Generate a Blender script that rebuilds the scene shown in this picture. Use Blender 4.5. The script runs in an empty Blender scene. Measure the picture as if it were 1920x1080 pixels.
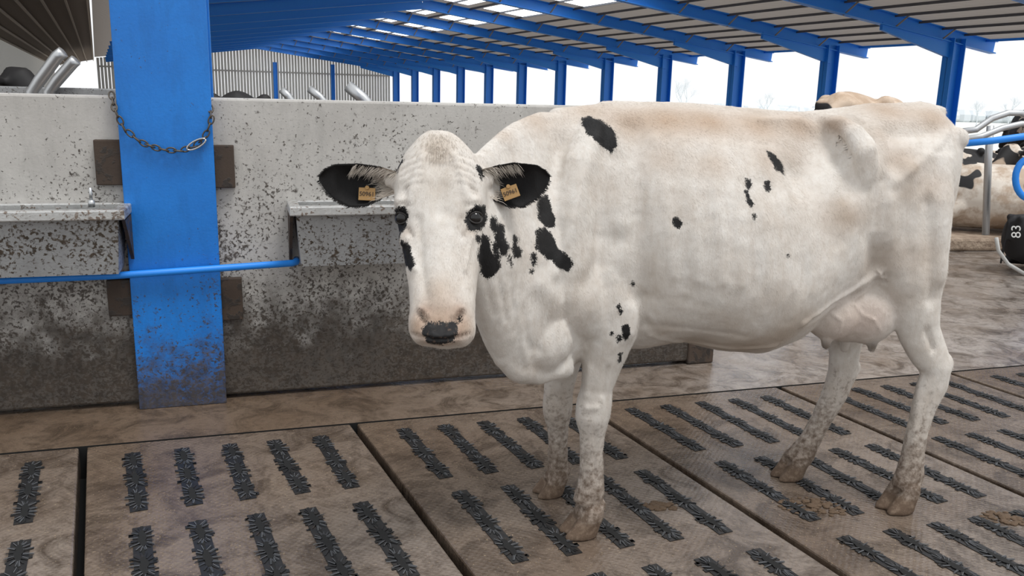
import bpy, bmesh, math, random
import numpy as np
from mathutils import Vector, Matrix
from mathutils import noise as mn
from mathutils.bvhtree import BVHTree
random.seed(4); np.random.seed(4)
SC = bpy.context.scene; COL = SC.collection
V = Vector
# ------------------------------------------------------------------ camera
H = 1.5; FPX = 1600.0
th = math.radians(12.6); ro = math.radians(1.4)
R0 = V((1,0,0)); Fd = V((0,math.cos(th),-math.sin(th))); U0 = V((0,math.sin(th),math.cos(th)))
CR = R0*math.cos(ro)+U0*math.sin(ro); CU = -R0*math.sin(ro)+U0*math.cos(ro)
CP = V((0,0,H))
cam = bpy.data.cameras.new('camera'); co_ = bpy.data.objects.new('camera', cam); COL.objects.link(co_)
M = Matrix((CR, CU, -Fd)).transposed().to_4x4(); M.translation = CP; co_.matrix_world = M
cam.sensor_width = 36; cam.lens = FPX/1920*36; cam.clip_end = 600
SC.camera = co_
def ray(px,py): return Fd + CR*((px-960)/FPX) + CU*((540-py)/FPX)
def gp(px,py,z=0):
    d = ray(px,py); return CP + d*((z-H)/d.z)
def fp(px,py,F):
    d = ray(px,py); return CP + d*(F/d.y)
def pp(px,py,p,n):
    d = ray(px,py); return CP + d*((p-CP).dot(n)/d.dot(n))
# ------------------------------------------------------------------ nodes
def mat(name, color=(.5,.5,.5), rough=.6, metal=0.0):
    m = bpy.data.materials.new(name); m.use_nodes = True
    b = m.node_tree.nodes['Principled BSDF']
    b.inputs['Base Color'].default_value = (*color,1); b.inputs['Roughness'].default_value = rough; b.inputs['Metallic'].default_value = metal
    return m
class N:
    def __init__(s,m): s.t=m.node_tree; s.b=s.t.nodes['Principled BSDF']; s.co=s.t.nodes.new('ShaderNodeTexCoord').outputs['Object']
    def link(s,a,b): s.t.links.new(a,b)
    def _in(s,n,i,v):
        if hasattr(v,'is_linked'): s.link(v,n.inputs[i])
        elif v is not None: n.inputs[i].default_value=v
    def noise(s,scale,detail=3,rough=.5,vec=None,dist=0):
        n=s.t.nodes.new('ShaderNodeTexNoise'); n.inputs['Scale'].default_value=scale; n.inputs['Detail'].default_value=detail
        n.inputs['Roughness'].default_value=rough; n.inputs['Distortion'].default_value=dist
        s.link(vec or s.co,n.inputs['Vector']); return n.outputs['Fac']
    def mapping(s,scale=(1,1,1),rot=(0,0,0),loc=(0,0,0),vec=None):
        n=s.t.nodes.new('ShaderNodeMapping'); n.inputs['Scale'].default_value=scale; n.inputs['Rotation'].default_value=rot; n.inputs['Location'].default_value=loc
        s.link(vec or s.co,n.inputs['Vector']); return n.outputs[0]
    def math(s,op,a,b=None):
        n=s.t.nodes.new('ShaderNodeMath'); n.operation=op; s._in(n,0,a); s._in(n,1,b); return n.outputs[0]
    def mr(s,v,a,b,c=0.,d=1.,smooth=False):
        n=s.t.nodes.new('ShaderNodeMapRange'); 
        if smooth: n.interpolation_type='SMOOTHSTEP'
        for i,x in enumerate((v,a,b,c,d)): s._in(n,i,x)
        return n.outputs[0]
    def mix(s,f,a,b,blend='MIX'):
        n=s.t.nodes.new('ShaderNodeMix'); n.data_type='RGBA'; n.blend_type=blend
        s._in(n,0,f)
        for i,x in ((6,a),(7,b)):
            if isinstance(x,tuple): n.inputs[i].default_value=(*x,1)
            else: s.link(x,n.inputs[i])
        return n.outputs[2]
    def z(s,axis='Z'):
        n=s.t.nodes.new('ShaderNodeSeparateXYZ'); s.link(s.co,n.inputs[0]); return n.outputs[axis]
    def attr(s,name,out='Fac'):
        n=s.t.nodes.new('ShaderNodeAttribute'); n.attribute_name=name; return n.outputs[out]
    def bump(s,h,strength=.3,dist=.01):
        n=s.t.nodes.new('ShaderNodeBump'); n.inputs['Strength'].default_value=strength; n.inputs['Distance'].default_value=dist
        s.link(h,n.inputs['Height']); s.link(n.outputs[0],s.b.inputs['Normal'])
    def col(s,c): s.link(c,s.b.inputs['Base Color'])
    def rough(s,c): s.link(c,s.b.inputs['Roughness'])
    def translucent(s,color,fac):
        t=s.t.nodes.new('ShaderNodeBsdfTranslucent'); t.inputs[0].default_value=(*color,1)
        mx=s.t.nodes.new('ShaderNodeMixShader'); mx.inputs[0].default_value=fac
        s.link(s.b.outputs[0],mx.inputs[1]); s.link(t.outputs[0],mx.inputs[2]); s.link(mx.outputs[0],s.t.nodes['Material Output'].inputs[0])
def splash(name, base, base2, dirt, zlo, zhi, tlo, thi, rough=.7, metal=0, sc=48, bump=.3, band=None, big=.025, soft=.05):
    m = mat(name, base, rough, metal); n=N(m); z=n.z()
    c = n.mix(n.mr(n.noise(3,5,.6),.35,.65), base, base2)
    c = n.mix(n.mr(n.noise(60,4,.6),.3,.7,0,.35), c, tuple(x*.72 for x in base))
    c = n.mix(n.mr(n.noise(5,5,.7,vec=n.mapping((2.,2.,.5))),.48,.7,0,.45), c, tuple(x*.55 for x in base))
    thr = n.mr(z,zlo,zhi,tlo,thi)
    thr = n.math('ADD',thr,n.mr(n.noise(4,3,.5),.3,.7,.05,-.05))
    thr = n.math('ADD',thr,n.mr(n.noise(1.1,2,.5),.35,.65,.03,-.03))
    sp = n.noise(sc,4,.55,dist=.2)
    f = n.mr(n.math('SUBTRACT',sp,thr),0.,soft)
    sp2 = n.noise(sc*.45,4,.6,dist=.3); f2=n.mr(n.math('SUBTRACT',sp2,n.math('ADD',thr,big)),0.,soft*1.3); f=n.math('MAXIMUM',f,f2)
    d2 = n.mix(n.mr(n.noise(22,5,.65),.35,.65), dirt, tuple(x*2.0 for x in dirt))
    if band:
        zz = n.math('ADD',z,n.mr(n.noise(9,7,.75),.3,.7,-.20,.20))
        g = n.mr(zz,band[0],band[1],.0,.92,True); c = n.mix(g,c,d2)
        f = n.math('MULTIPLY',f,.93)
    c = n.mix(f,c,d2)
    n.col(c); n.rough(n.mr(f,0,1,rough,.5))
    n.bump(n.math('ADD',n.noise(90,4,.6),f),bump,.004)
    return m
# ------------------------------------------------------------------ mesh builder
class MB:
    def __init__(s): s.v=[]; s.f=[]; s.m=[]; s.mi=0
    def add(s,vs,fs):
        o=len(s.v); s.v+=[V(x) for x in vs]; s.f+=[tuple(i+o for i in f) for f in fs]; s.m+=[s.mi]*len(fs)
    def hexa(s,p):
        s.add(p,[(0,3,2,1),(4,5,6,7),(0,1,5,4),(1,2,6,5),(2,3,7,6),(3,0,4,7)])
    def box(s,c,hx,hy,hz,ax=V((1,0,0)),ay=V((0,1,0)),az=V((0,0,1))):
        c=V(c); s.hexa([c+ax*(i*hx)+ay*(j*hy)+az*(k*hz) for k in(-1,1) for i,j in((-1,-1),(1,-1),(1,1),(-1,1))])
    def beam(s,a,b,w,d,up=V((0,0,1))):
        a=V(a);b=V(b);t=(b-a).normalized(); sd=t.cross(up).normalized(); u=sd.cross(t)
        s.box((a+b)/2,(b-a).length/2,w/2,d/2,t,sd,u)
    def ibeam(s,a,b,w,d,up=V((0,0,1)),fl=.03):
        a=V(a);b=V(b);t=(b-a).normalized(); sd=t.cross(up).normalized(); u=sd.cross(t); L=(b-a).length/2; c=(a+b)/2
        s.box(c,L,fl/2,d/2,t,sd,u)
        for k in(-1,1): s.box(c+u*(k*(d/2-fl/2)),L,w/2,fl/2,t,sd,u)
    def loft(s,rings,cap=True):
        n=len(rings[0]); vs=[p for r in rings for p in r]; fs=[]
        for i in range(len(rings)-1):
            for j in range(n):
                k=(j+1)%n; fs.append((i*n+j,i*n+k,(i+1)*n+k,(i+1)*n+j))
        if cap: fs.append(tuple(range(n-1,-1,-1))); fs.append(tuple((len(rings)-1)*n+j for j in range(n)))
        s.add(vs,fs)
    def etube(s,pts,r1,r2,axis,n=20):
        pts=[V(p) for p in pts]; rings=[]
        for i,p in enumerate(pts):
            t=(pts[min(i+1,len(pts)-1)]-pts[max(i-1,0)]).normalized()
            a2=t.cross(axis).normalized(); a1=a2.cross(t).normalized()
            rings.append([p+a1*(math.cos(q)*r1[i])+a2*(math.sin(q)*r2[i]) for q in [2*math.pi*j/n for j in range(n)]])
        s.loft(rings)
    def tube(s,pts,r,n=10):
        pts=[V(p) for p in pts]; ts=[(pts[min(i+1,len(pts)-1)]-pts[max(i-1,0)]).normalized() for i in range(len(pts))]
        ref=V((0,0,1)) if abs(ts[0].z)<.9 else V((1,0,0)); a1=ts[0].cross(ref).normalized(); rings=[]
        for i,p in enumerate(pts):
            a1=(a1-ts[i]*a1.dot(ts[i])).normalized(); a2=ts[i].cross(a1); rr=r[i] if isinstance(r,(list,tuple)) else r
            rings.append([p+a1*(math.cos(q)*rr)+a2*(math.sin(q)*rr) for q in [2*math.pi*j/n for j in range(n)]])
        s.loft(rings)
    def sph(s,c,r1,r2,r3,a1=V((1,0,0)),a2=V((0,1,0)),a3=V((0,0,1)),n=20,m=12):
        c=V(c); rings=[]
        for i in range(m+1):
            f=-math.pi/2+math.pi*(i+.02)/(m+.04)
            rings.append([c+a1*(r1*math.cos(f)*math.cos(q))+a2*(r2*math.cos(f)*math.sin(q))+a3*(r3*math.sin(f)) for q in [2*math.pi*j/n for j in range(n)]])
        s.loft(rings)
    def mesh(s,name,off=V((0,0,0))):
        me=bpy.data.meshes.new(name); me.from_pydata([tuple(v-off) for v in s.v],[],s.f); me.validate(); 
        bm=bmesh.new(); bm.from_mesh(me); bmesh.ops.recalc_face_normals(bm,faces=bm.faces); bm.to_mesh(me); bm.free()
        return me
    def build(s,name,mats,parent=None,smooth=False,bevel=0,off=None):
        if not isinstance(mats,(list,tuple)): mats=[mats]
        if off is None:
            off=V((0,0,0))
            q=parent
            while q is not None: off=off+q.location; q=q.parent
        me=s.mesh(name,off)
        for m in mats: me.materials.append(m)
        if len(me.polygons)==len(s.m): me.polygons.foreach_set('material_index',s.m)
        if smooth: me.polygons.foreach_set('use_smooth',[True]*len(me.polygons))
        o=bpy.data.objects.new(name,me); COL.objects.link(o)
        if parent: o.parent=parent
        if bevel:
            b=o.modifiers.new('bevel','BEVEL'); b.width=bevel; b.segments=2; b.limit_method='ANGLE'
        return o
def tag(o,label=None,cat=None,group=None,kind=None):
    if label: o['label']=label
    if cat: o['category']=cat
    if group: o['group']=group
    if kind: o['kind']=kind
    return o
def empty(name,loc,rz=0):
    o=bpy.data.objects.new(name,None); COL.objects.link(o); o.location=loc; o.rotation_euler=(0,0,rz); o.empty_display_size=.1; return o
def text_part(s,size,matx,origin,xa,ya,parent,name='lettering'):
    c=bpy.data.curves.new(name,'FONT'); c.body=s; c.size=size; c.align_x='CENTER'; c.align_y='CENTER'; c.extrude=.0006
    t=bpy.data.objects.new(name,c); COL.objects.link(t); bpy.context.view_layer.update()
    me=bpy.data.meshes.new_from_object(t.evaluated_get(bpy.context.evaluated_depsgraph_get())); bpy.data.objects.remove(t)
    xa=xa.normalized(); za=xa.cross(ya).normalized(); ya=za.cross(xa)
    off=V((0,0,0)); q=parent
    while q is not None: off=off+q.location; q=q.parent
    mm=Matrix((xa,ya,za)).transposed().to_4x4(); mm.translation=V(origin)-off; me.transform(mm)
    me.materials.clear(); me.materials.append(matx)
    o=bpy.data.objects.new(name,me); COL.objects.link(o); o.parent=parent; return o
# ------------------------------------------------------------------ materials
def concrete_floor(name,c1,c2,c3,grid=False):
    m=mat(name,c1,.5); n=N(m)
    x=n.mr(n.z('X'),-1.0,2.8)
    c=n.mix(n.mr(n.noise(1.6,5,.6),.35,.65),c1,c2)
    c=n.mix(n.math('MULTIPLY',x,n.mr(n.noise(2.3,6,.65),.32,.58,.3,1.)),c,c3)
    smear=n.noise(5,6,.72,dist=.8)
    c=n.mix(n.mr(smear,.46,.64,0,.8),c,tuple(v*.42 for v in c1))
    c=n.mix(n.mr(n.noise(30,6,.75),.50,.72,0,.6),c,tuple(v*.45 for v in c1))
    c=n.mix(n.mr(n.noise(150,2,.5),.66,.74,0,.7),c,(.40,.30,.19))
    n.col(c); wet=n.noise(2.6,5,.62); n.rough(n.math('SUBTRACT',n.mr(wet,.42,.64,.08,.34),n.math('MULTIPLY',x,.03)))
    h=n.noise(45,5,.65)
    if grid:
        a=math.radians(-25.7)
        mp=n.mapping((1,1,1),(0,0,-a))
        w=n.t.nodes.new('ShaderNodeTexWave'); w.inputs['Scale'].default_value=16; w.bands_direction='X'; n.link(mp,w.inputs['Vector'])
        w2=n.t.nodes.new('ShaderNodeTexWave'); w2.inputs['Scale'].default_value=16; w2.bands_direction='Y'; n.link(mp,w2.inputs['Vector'])
        h=n.math('ADD',n.math('MULTIPLY',h,1.8),n.math('MULTIPLY',w.outputs['Fac'],n.math('MULTIPLY',w2.outputs['Fac'],.6)))
    n.bump(n.math('ADD',h,n.math('MULTIPLY',smear,2.5)),.28,.006)
    return m
m_slab=concrete_floor('wet_brown_concrete_grid',(.118,.080,.055),(.170,.126,.093),(.32,.285,.26),True)
m_floor=concrete_floor('wet_muddy_concrete',(.125,.084,.056),(.18,.130,.094),(.36,.32,.29))
m_far=mat('bounce_pale_concrete',(.42,.38,.33),.8); n=N(m_far); n.col(n.mix(n.mr(n.noise(.8,5,.6),.35,.65),(.46,.42,.37),(.33,.28,.23)))  # paled to bounce light up onto the roof and beams
m_dark=mat('pit_dark',(.004,.004,.004),.8)  # near-black colour put in for the shade of pit and slot holes
m_wall=splash('splashed_concrete',(.57,.55,.52),(.46,.44,.415),(.030,.022,.016),.2,1.3,.465,.608,.75,0,72,.3,(.70,.22),.035,.085)
m_blue=splash('blue_paint_muddy',(.008,.21,.70),(.006,.17,.60),(.035,.03,.03),.1,1.0,.49,.685,.42,0,70,.2,(.46,.02),.03,.10)
m_bluec=mat('blue_paint_clean',(.018,.26,.88),.45)
m_tr=splash('galvanised_splashed',(.40,.405,.41),(.34,.345,.35),(.05,.038,.028),.6,1.1,.545,.59,.45,.35,70,.3,None,.03,.08)
m_rim=splash('stainless_rim',(.60,.60,.59),(.50,.50,.49),(.14,.11,.09),.6,1.4,.55,.60,.35,.45,60,.3,None,.03,.08)
m_galv=mat('galvanised_tube',(.55,.56,.57),.35,.7)
m_rust=splash('rusty_steel_block',(.075,.05,.035),(.05,.035,.027),(.02,.015,.012),0,1,.5,.55,.8,0,20)
m_chain=mat('dull_chain_steel',(.10,.085,.07),.5,.6)
m_steel=mat('bright_clip_steel',(.5,.5,.5),.3,.9)
m_rub=mat('black_rubber',(.012,.012,.013),.48); n=N(m_rub); n.col(n.mix(n.mr(n.noise(30,4,.6),.5,.7,0,.5),(.012,.012,.013),(.05,.036,.026)))
m_rub2=mat('grey_rubber_edge',(.15,.155,.165),.45); m_rub3=mat('dark_grey_rubber_flap',(.040,.042,.046),.42)
def sheetmat(name,a,b,tr):
    m=mat(name,a,.85); n=N(m); mp=n.mapping((1,1,1),(0,0,math.radians(25.7)))
    w=n.t.nodes.new('ShaderNodeTexWave'); w.bands_direction='Y'; w.inputs['Scale'].default_value=1.8; n.link(mp,w.inputs['Vector'])
    n.col(n.mix(w.outputs['Fac'],a,b))
    if tr: n.translucent(a,tr)
    return m
m_sheet=sheetmat('glow_fibre_cement_sheet',(.40,.36,.33),(.20,.18,.165),.26)  # translucency added so sky glows through and lights the beams; real sheet is opaque
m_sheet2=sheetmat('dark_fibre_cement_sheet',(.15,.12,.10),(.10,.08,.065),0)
m_purl=mat('dark_purlin',(.10,.10,.11),.6); m_purl2=mat('pale_timber_purlin',(.30,.26,.22),.7)
m_light=mat('rooflight_panel',(.9,.95,1),.6); b=m_light.node_tree.nodes['Principled BSDF']; b.inputs['Emission Color'].default_value=(.9,.95,1,1); b.inputs['Emission Strength'].default_value=3.0
m_sand=mat('bedding_sand',(.38,.30,.22),.9); n=N(m_sand); n.col(n.mix(n.mr(n.noise(5,6,.7),.35,.65),(.42,.33,.25),(.20,.14,.10))); n.bump(n.noise(25,4),.6,.03)
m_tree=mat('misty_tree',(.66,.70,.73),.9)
m_field=mat('misty_field',(.68,.70,.66),.9)  # pale haze colour, kept bright to bounce light into the barn
m_tag=mat('dull_orange_tag',(.38,.225,.085),.65); m_ink=mat('tag_ink',(.05,.03,.02),.6); m_white=mat('white_brand',(.55,.55,.53),.7)
# ------------------------------------------------------------------ wall frame / barn frame
W0=gp(0,780); W1=gp(1290,683); Wd=(W1-W0).normalized(); Wn=V((Wd.y,-Wd.x,0)); Z=V((0,0,1))
def wp(px,py,off=0): return pp(px,py,W0+Wn*off,Wn)
def wl(w,off,z): return W0+Wd*w+Wn*off+Z*z
def ww(px,py,off=0): return (wp(px,py,off)-W0).dot(Wd)
az=math.radians(-25.7); D=V((math.sin(az),math.cos(az),0)); P=V((math.cos(az),-math.sin(az),0))
def Bp(L,d,z): return P*L+D*d+Z*z
def G(w,q,z=0): return W0+Wd*w-D*q+Z*z
LW0=W0.dot(P); cs=Wd.dot(P)
def wL(L): return (L-LW0)/cs
# ------------------------------------------------------------------ floor
q0,q1=.47,3.36; seams=[-.162+1.13*k for k in range(-2,6)]; wa,wb=wL(seams[0]),wL(seams[-1])
mb=MB()
def fq(w0,w1,a,b,z=0): mb.add([G(w0,a,z),G(w1,a,z),G(w1,b,z),G(w0,b,z)],[(0,1,2,3)])
fq(-60,30,-6,q0); fq(-60,30,q1,25); fq(-60,wa,q0,q1); fq(wb,30,q0,q1)
mb.mi=2; fq(-60,30,-110,-6)
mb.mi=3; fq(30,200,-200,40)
mb.mi=1; fq(wa,wb,q0,q1,-.15)
for a,b in ((q0,q0),(q1,q1)): mb.add([G(wa,a,0),G(wb,a,0),G(wb,a,-.15),G(wa,a,-.15)],[(0,1,2,3)])
mb.build('floor',[m_floor,m_dark,m_far,m_field])['kind']='structure'
def insert_mesh(seed):
    rnd=random.Random(seed); mb=MB()
    mb.mi=0; mb.box((0,0,.0008),.030,.280,.0012)
    for u in range(3):
        y=(u-1)*.187
        mb.mi=2
        ring=[(math.cos(q)*(.0135+.004*math.cos(6*q+seed)),y+math.sin(q)*.060,.0062) for q in [2*math.pi*j/24 for j in range(24)]]
        mb.add(ring,[tuple(range(24))])
        mb.add([(-.0045,y-.094,.0040),(.0045,y-.094,.0040),(.0045,y+.094,.0040),(-.0045,y+.094,.0040)],[(0,1,2,3)])
        for j in range(16):
            q=2*math.pi*(j+.5)/16+rnd.uniform(-.10,.10); c,s=math.cos(q),math.sin(q)
            r=rnd.random(); mb.mi=3 if r<.45 else 0
            i0=V((c*.013,y+s*.058,.0030)); L=rnd.uniform(.75,1.25)
            o0=V((c*(.016+.025*L),y+s*(.064+.024*L),.0036)); t=V((-s,c,0)); wd=rnd.uniform(.006,.010)
            hgt=Z*rnd.uniform(.0012,.0035)
            mb.hexa([i0-t*wd*.45,o0-t*wd*.25,o0+t*wd*.25,i0+t*wd*.45,i0-t*wd*.45+hgt,o0-t*wd*.25+hgt*.3,o0+t*wd*.25+hgt*.3,i0+t*wd*.45+hgt])
            if rnd.random()<.5:
                mb.mi=1; e=i0+t*wd*.55; mb.beam(e+Z*.003,o0+t*wd*.4+Z*.002,.0014,.0016)
    for sx in(-1,1):
        for k in range(9):
            mb.mi=0; w=rnd.uniform(.004,.014); mb.box((sx*(.029+w*.5),rnd.uniform(-.26,.26),.0012),w*.6,rnd.uniform(.003,.010),.0016)
    me=mb.mesh('slot_insert')
    for m in (m_rub,m_rub2,m_dark,m_rub3): me.materials.append(m)
    me.polygons.foreach_set('material_index',mb.m); return me
ins=[insert_mesh(s) for s in range(8)]
pos_lab=['wholly left of the photo','cut by the left frame edge','in front of the blue column','in front of the cow, under its front hooves','under the cow\'s belly','under the near hind hoof','behind the hind hooves at right']
for k in range(len(seams)-1):
    if k==0: continue
    w0,w1=wL(seams[k])+.016,wL(seams[k+1])-.016
    root=empty('slatted_floor_panel',G((w0+w1)/2,(q0+q1)/2,-.11))
    tag(root,'brown slatted floor panel with black rubber slots, '+pos_lab[k],'floor panel','slatted floor panels of the walkway')
    mb=MB(); pts=[G(w0,q1-.01),G(w1,q1-.01),G(w1,q0+.01),G(w0,q0+.01)]
    mb.hexa([p-Z*.11 for p in pts]+pts); mb.build('slab',m_slab,root,bevel=.008)
    for c in range(5):
        for r in range(4):
            L=seams[k]+.19+c*.19; w=wL(L); q=.60+.28+r*.69
            p=G(w,q,.001)
            o=bpy.data.objects.new('slot_insert',random.choice(ins)); COL.objects.link(o); o.parent=root
            o.location=p-root.location; o.rotation_euler=(0,0,-az+random.uniform(-.02,.02)+(math.pi if random.random()<.5 else 0))
# ------------------------------------------------------------------ concrete wall
ztop=1.465
wcl,wcr=ww(262,760),ww(428,750)
def wallpiece(name,a,b):
    mb=MB(); mb.box(wl((a+b)/2,-.075,(ztop+.02)/2),(b-a)/2,.075,(ztop-.02)/2,Wd,Wn,Z); o=mb.build(name,m_wall,bevel=.012); o['kind']='structure'; return o
wallpiece('wall_left',-3.0,wcl+.02); wallpiece('wall_back',wcr-.02,ww(1290,683))
mb=MB(); mb.box(wl(ww(1312,675),-.09,.4),.085,.1,.4,Wd,Wn,Z); tag(mb.build('wall_end_block',m_rust,bevel=.01),'dark muddy block closing the end of the concrete wall','block')
# ------------------------------------------------------------------ blue column
cc=(wcl+wcr)/2; hw=.198
root=empty('blue_column',wl(cc,-.1,0)); tag(root,'wide blue steel column standing in the concrete wall, muddy near its foot','column')
mb=MB(); mb.box(wl(cc,.05,2.0),hw,.012,2.0,Wd,Wn,Z); mb.build('front_flange',m_blue,root,bevel=.004)
mb=MB(); mb.box(wl(cc,-.12,2.0),.012,.16,2.0,Wd,Wn,Z); mb.build('web',m_blue,root)
mb=MB(); mb.box(wl(cc,-.30,2.0),hw,.012,2.0,Wd,Wn,Z); mb.build('back_flange',m_blue,root,bevel=.004)
for (x0,y0,x1,y1,t) in ((182,262,228,347,'upper left of'),(400,272,438,352,'upper right of'),(205,523,246,592,'lower left of'),(414,520,453,600,'lower right of')):
    a=wp(x0,y1,.02); b=wp(x1,y0,.02); mb=MB()
    wA,wB=(a-W0).dot(Wd),(b-W0).dot(Wd); mb.box(wl((wA+wB)/2,.018,(a.z+b.z)/2),(wB-wA)/2,.018,(b.z-a.z)/2,Wd,Wn,Z)
    tag(mb.build('wall_bracket',m_rust,bevel=.005),'rusty dark steel bracket, %s the blue column'%t,'bracket','brackets fixing the wall panels to the column')
# chain
def chain_pts():
    px=[(207,168),(215,205),(232,240),(262,266),(300,280),(335,283),(362,276),(384,258),(396,225),(394,190)]
    return [wp(x,y,.085 if 0<i<9 else .03) for i,(x,y) in enumerate(px)]
cp_=chain_pts(); dense=[]
for i in range(len(cp_)-1):
    for j in range(10): dense.append(cp_[i].lerp(cp_[i+1],j/10))
root=empty('chain',cp_[4]); tag(root,'dark steel link chain hanging in a loop across the blue column','chain')
mb=MB(); acc=0; k=0; last=dense[0]
for p,q in zip(dense,dense[1:]):
    acc+=(q-p).length
    if acc>.026:
        acc=0; t=(q-last).normalized(); last=q; sd=Wn if k%2 else Wn.cross(t).normalized(); k+=1
        pts=[q+t*(math.cos(a)*.021)+sd*(math.sin(a)*.0115) for a in [2*math.pi*j/12 for j in range(13)]]
        mb.tube(pts,.0038,6)
mb.build('links',m_chain,root,smooth=True)
mb=MB(); a=wp(352,279,.10); b=wp(384,262,.10); t=(b-a).normalized(); u=Wn.cross(t); c=(a+b)/2
mb.tube([c+t*(math.cos(x)*.046)+u*(math.sin(x)*.016) for x in [2*math.pi*j/20 for j in range(21)]],.004,8)
tag(mb.build('spring_clip',m_steel,root,smooth=True),'bright steel snap hook')
# ------------------------------------------------------------------ troughs
m_water=mat('trough_water',(.05,.055,.05),.05)
def trough(w0,w1,label,depth=.30,zt=.99,hb=.29):
    root=empty('water_trough',wl((w0+w1)/2,depth/2,zt-hb)); tag(root,label,'trough','water troughs on the concrete wall')
    mb=MB(); z0=zt-.045
    i=.03
    A_=[wl(w0+i+.02,.05,zt-hb),wl(w1-i-.02,.05,zt-hb),wl(w1-i-.02,depth-i-.03,zt-hb),wl(w0+i+.02,depth-i-.03,zt-hb)]
    B_=[wl(w0+i,.03,z0),wl(w1-i,.03,z0),wl(w1-i,depth-i,z0),wl(w0+i,depth-i,z0)]
    mb.add(A_+B_,[(0,1,2,3),(0,1,5,4),(1,2,6,5),(2,3,7,6),(3,0,4,7)])
    o=mb.build('basin',m_tr,root); s=o.modifiers.new('s','SOLIDIFY'); s.thickness=.008
    mb=MB(); zc=zt-.022
    mb.box(wl((w0+w1)/2,depth-.025,zc),(w1-w0)/2,.027,.022,Wd,Wn,Z); mb.box(wl((w0+w1)/2,.025,zc),(w1-w0)/2,.02,.022,Wd,Wn,Z)
    for w in(w0+.025,w1-.025): mb.box(wl(w,depth/2,zc),.025,depth/2-.04,.0215,Wd,Wn,Z)
    mb.build('rim',m_rim,root,bevel=.006)
    mb=MB(); mb.box(wl((w0+w1)/2,depth/2,zt-.10),(w1-w0)/2-.04,depth/2-.05,.004,Wd,Wn,Z); mb.build('water',m_water,root)
    for w in(w0+.01,w1-.01):
        mb=MB(); mb.add([wl(w,.006,zt-.05),wl(w,depth-.03,zt-.05),wl(w,depth-.1,zt-.12),wl(w,.03,zt-hb),wl(w,.006,zt-hb)],[(0,1,2,3,4)])
        o=mb.build('bracket',m_rust,root); s=o.modifiers.new('s','SOLIDIFY'); s.thickness=.014; s.offset=0
    return root
t1=trough(-1.2,ww(234,392,.28),'galvanised water trough on the wall left of the blue column, tall fitting on its rim')
mb=MB(); p=pp(172,388,W0+Wn*.12,Wn); mb.tube([p,p+Z*.03],.014,10); mb.tube([p+Z*.03,p+Z*.085],.007,8); mb.build('valve_fitting',m_galv,t1,smooth=True)
trough(ww(537,372,.0)+.0,ww(800,380,.28),'galvanised water trough on the wall right of the blue column, behind the cow\'s head',.27)
mb=MB(); a=wp(214,517,.10); b=wp(560,493,.10); ws=(a-W0).dot(Wd); we=(b-W0).dot(Wd)
mb.tube([wl(-1.6,.10,a.z-.02),wl(ws,.10,a.z),wl(we-.03,.10,b.z),wl(we-.01,.07,b.z),wl(we-.005,.01,b.z)],.0165,12)
tag(mb.build('water_pipe',m_bluec,smooth=True),'thin blue pipe running across the foot of the column between the troughs','pipe')
# ------------------------------------------------------------------ barn frames
K=.7; Lr=16.1*K; Lv=.26; Le=32*K; zr=H+5.05*K; ze=H+3.07*K; zv=H+3.07*K
S=1.266*Le/6
def dn(n_): return 1.266*Le*(n_+6)/6-.4817*Le
Lt=34.4*K; slope=(zr-ze)/(Le-Lr); zt_=ze-slope*(Lt-Le)
ordn=['first','second','third','fourth','fifth','sixth','seventh','eighth','ninth','tenth','eleventh','twelfth']
for i,nn in enumerate(range(-2,12)):
    d=dn(nn)
    root=empty('portal_frame',Bp(Le,d,0))
    lab=('blue roof beam crossing the top edge, %s nearer than the rightmost post'%['one bay','two bays'][-nn-1]) if nn<0 else 'blue steel barn frame on the %s post from the right'%ordn[nn]
    tag(root,lab,'barn frame','blue portal frames of the barn')
    mb=MB(); mb.ibeam(Bp(Le,d,0),Bp(Le,d,ze-.2),.34,.50,up=P); mb.build('post',m_bluec,root)
    mb=MB(); h=.21; mb.ibeam(Bp(Lr,d,zr-h),Bp(Lt,d,zt_-h*.8),.22,.36)
    mb.hexa([Bp(Le-3.0,d-.05,ze+slope*3-.5),Bp(Le,d-.05,ze-.8),Bp(Le,d+.05,ze-.8),Bp(Le-3.0,d+.05,ze+slope*3-.5),
             Bp(Le-3.0,d-.05,ze+slope*3-.3),Bp(Le,d-.05,ze-.3),Bp(Le,d+.05,ze-.3),Bp(Le-3.0,d+.05,ze+slope*3-.3)])
    mb.build('rafter',m_bluec,root)
    mb=MB(); mb.ibeam(Bp(Lr,d,zr-h),Bp(Lv+.5,d,zv-h),.22,.36); mb.build('rafter',m_bluec,root)
    for L in np.arange(Lr+1,Le,1.9):
        mb=MB(); z=zr-slope*(L-Lr); mb.beam(Bp(L,d,z-.38),Bp(L+.06,d-.42,z-.06),.035,.035); mb.build('purlin_brace',m_purl2,root)
d0,d1=dn(-2)-.3,dn(11)+2.2
mb=MB()
for (La,za,Lb,zb) in ((Lv-.2,zv,Lr,zr),(Lr,zr,Lt,zt_)):
    p=[Bp(La,d0,za),Bp(Lb,d0,zb),Bp(Lb,d1,zb),Bp(La,d1,za)]; mb.add(p,[(0,1,2,3)])
ceil=mb.build('ceiling',m_sheet); ceil['kind']='structure'
for i in range(1,14):
    L=Lr+i*(Lt-Lr)/13.4; z=zr-slope*(L-Lr); mb=MB(); mb.beam(Bp(L,d0,z-.04),Bp(L,d1,z-.04),.045,.07); mb.build('purlin',m_purl if i<13 else m_bluec,ceil)
for i in range(0,7):
    L=Lr-i*(Lr-Lv)/7; z=zr-(zr-zv)*(Lr-L)/(Lr-Lv); mb=MB(); mb.beam(Bp(L,d0,z-.04),Bp(L,d1,z-.04),.045,.07); mb.build('purlin',m_purl,ceil)
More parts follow.
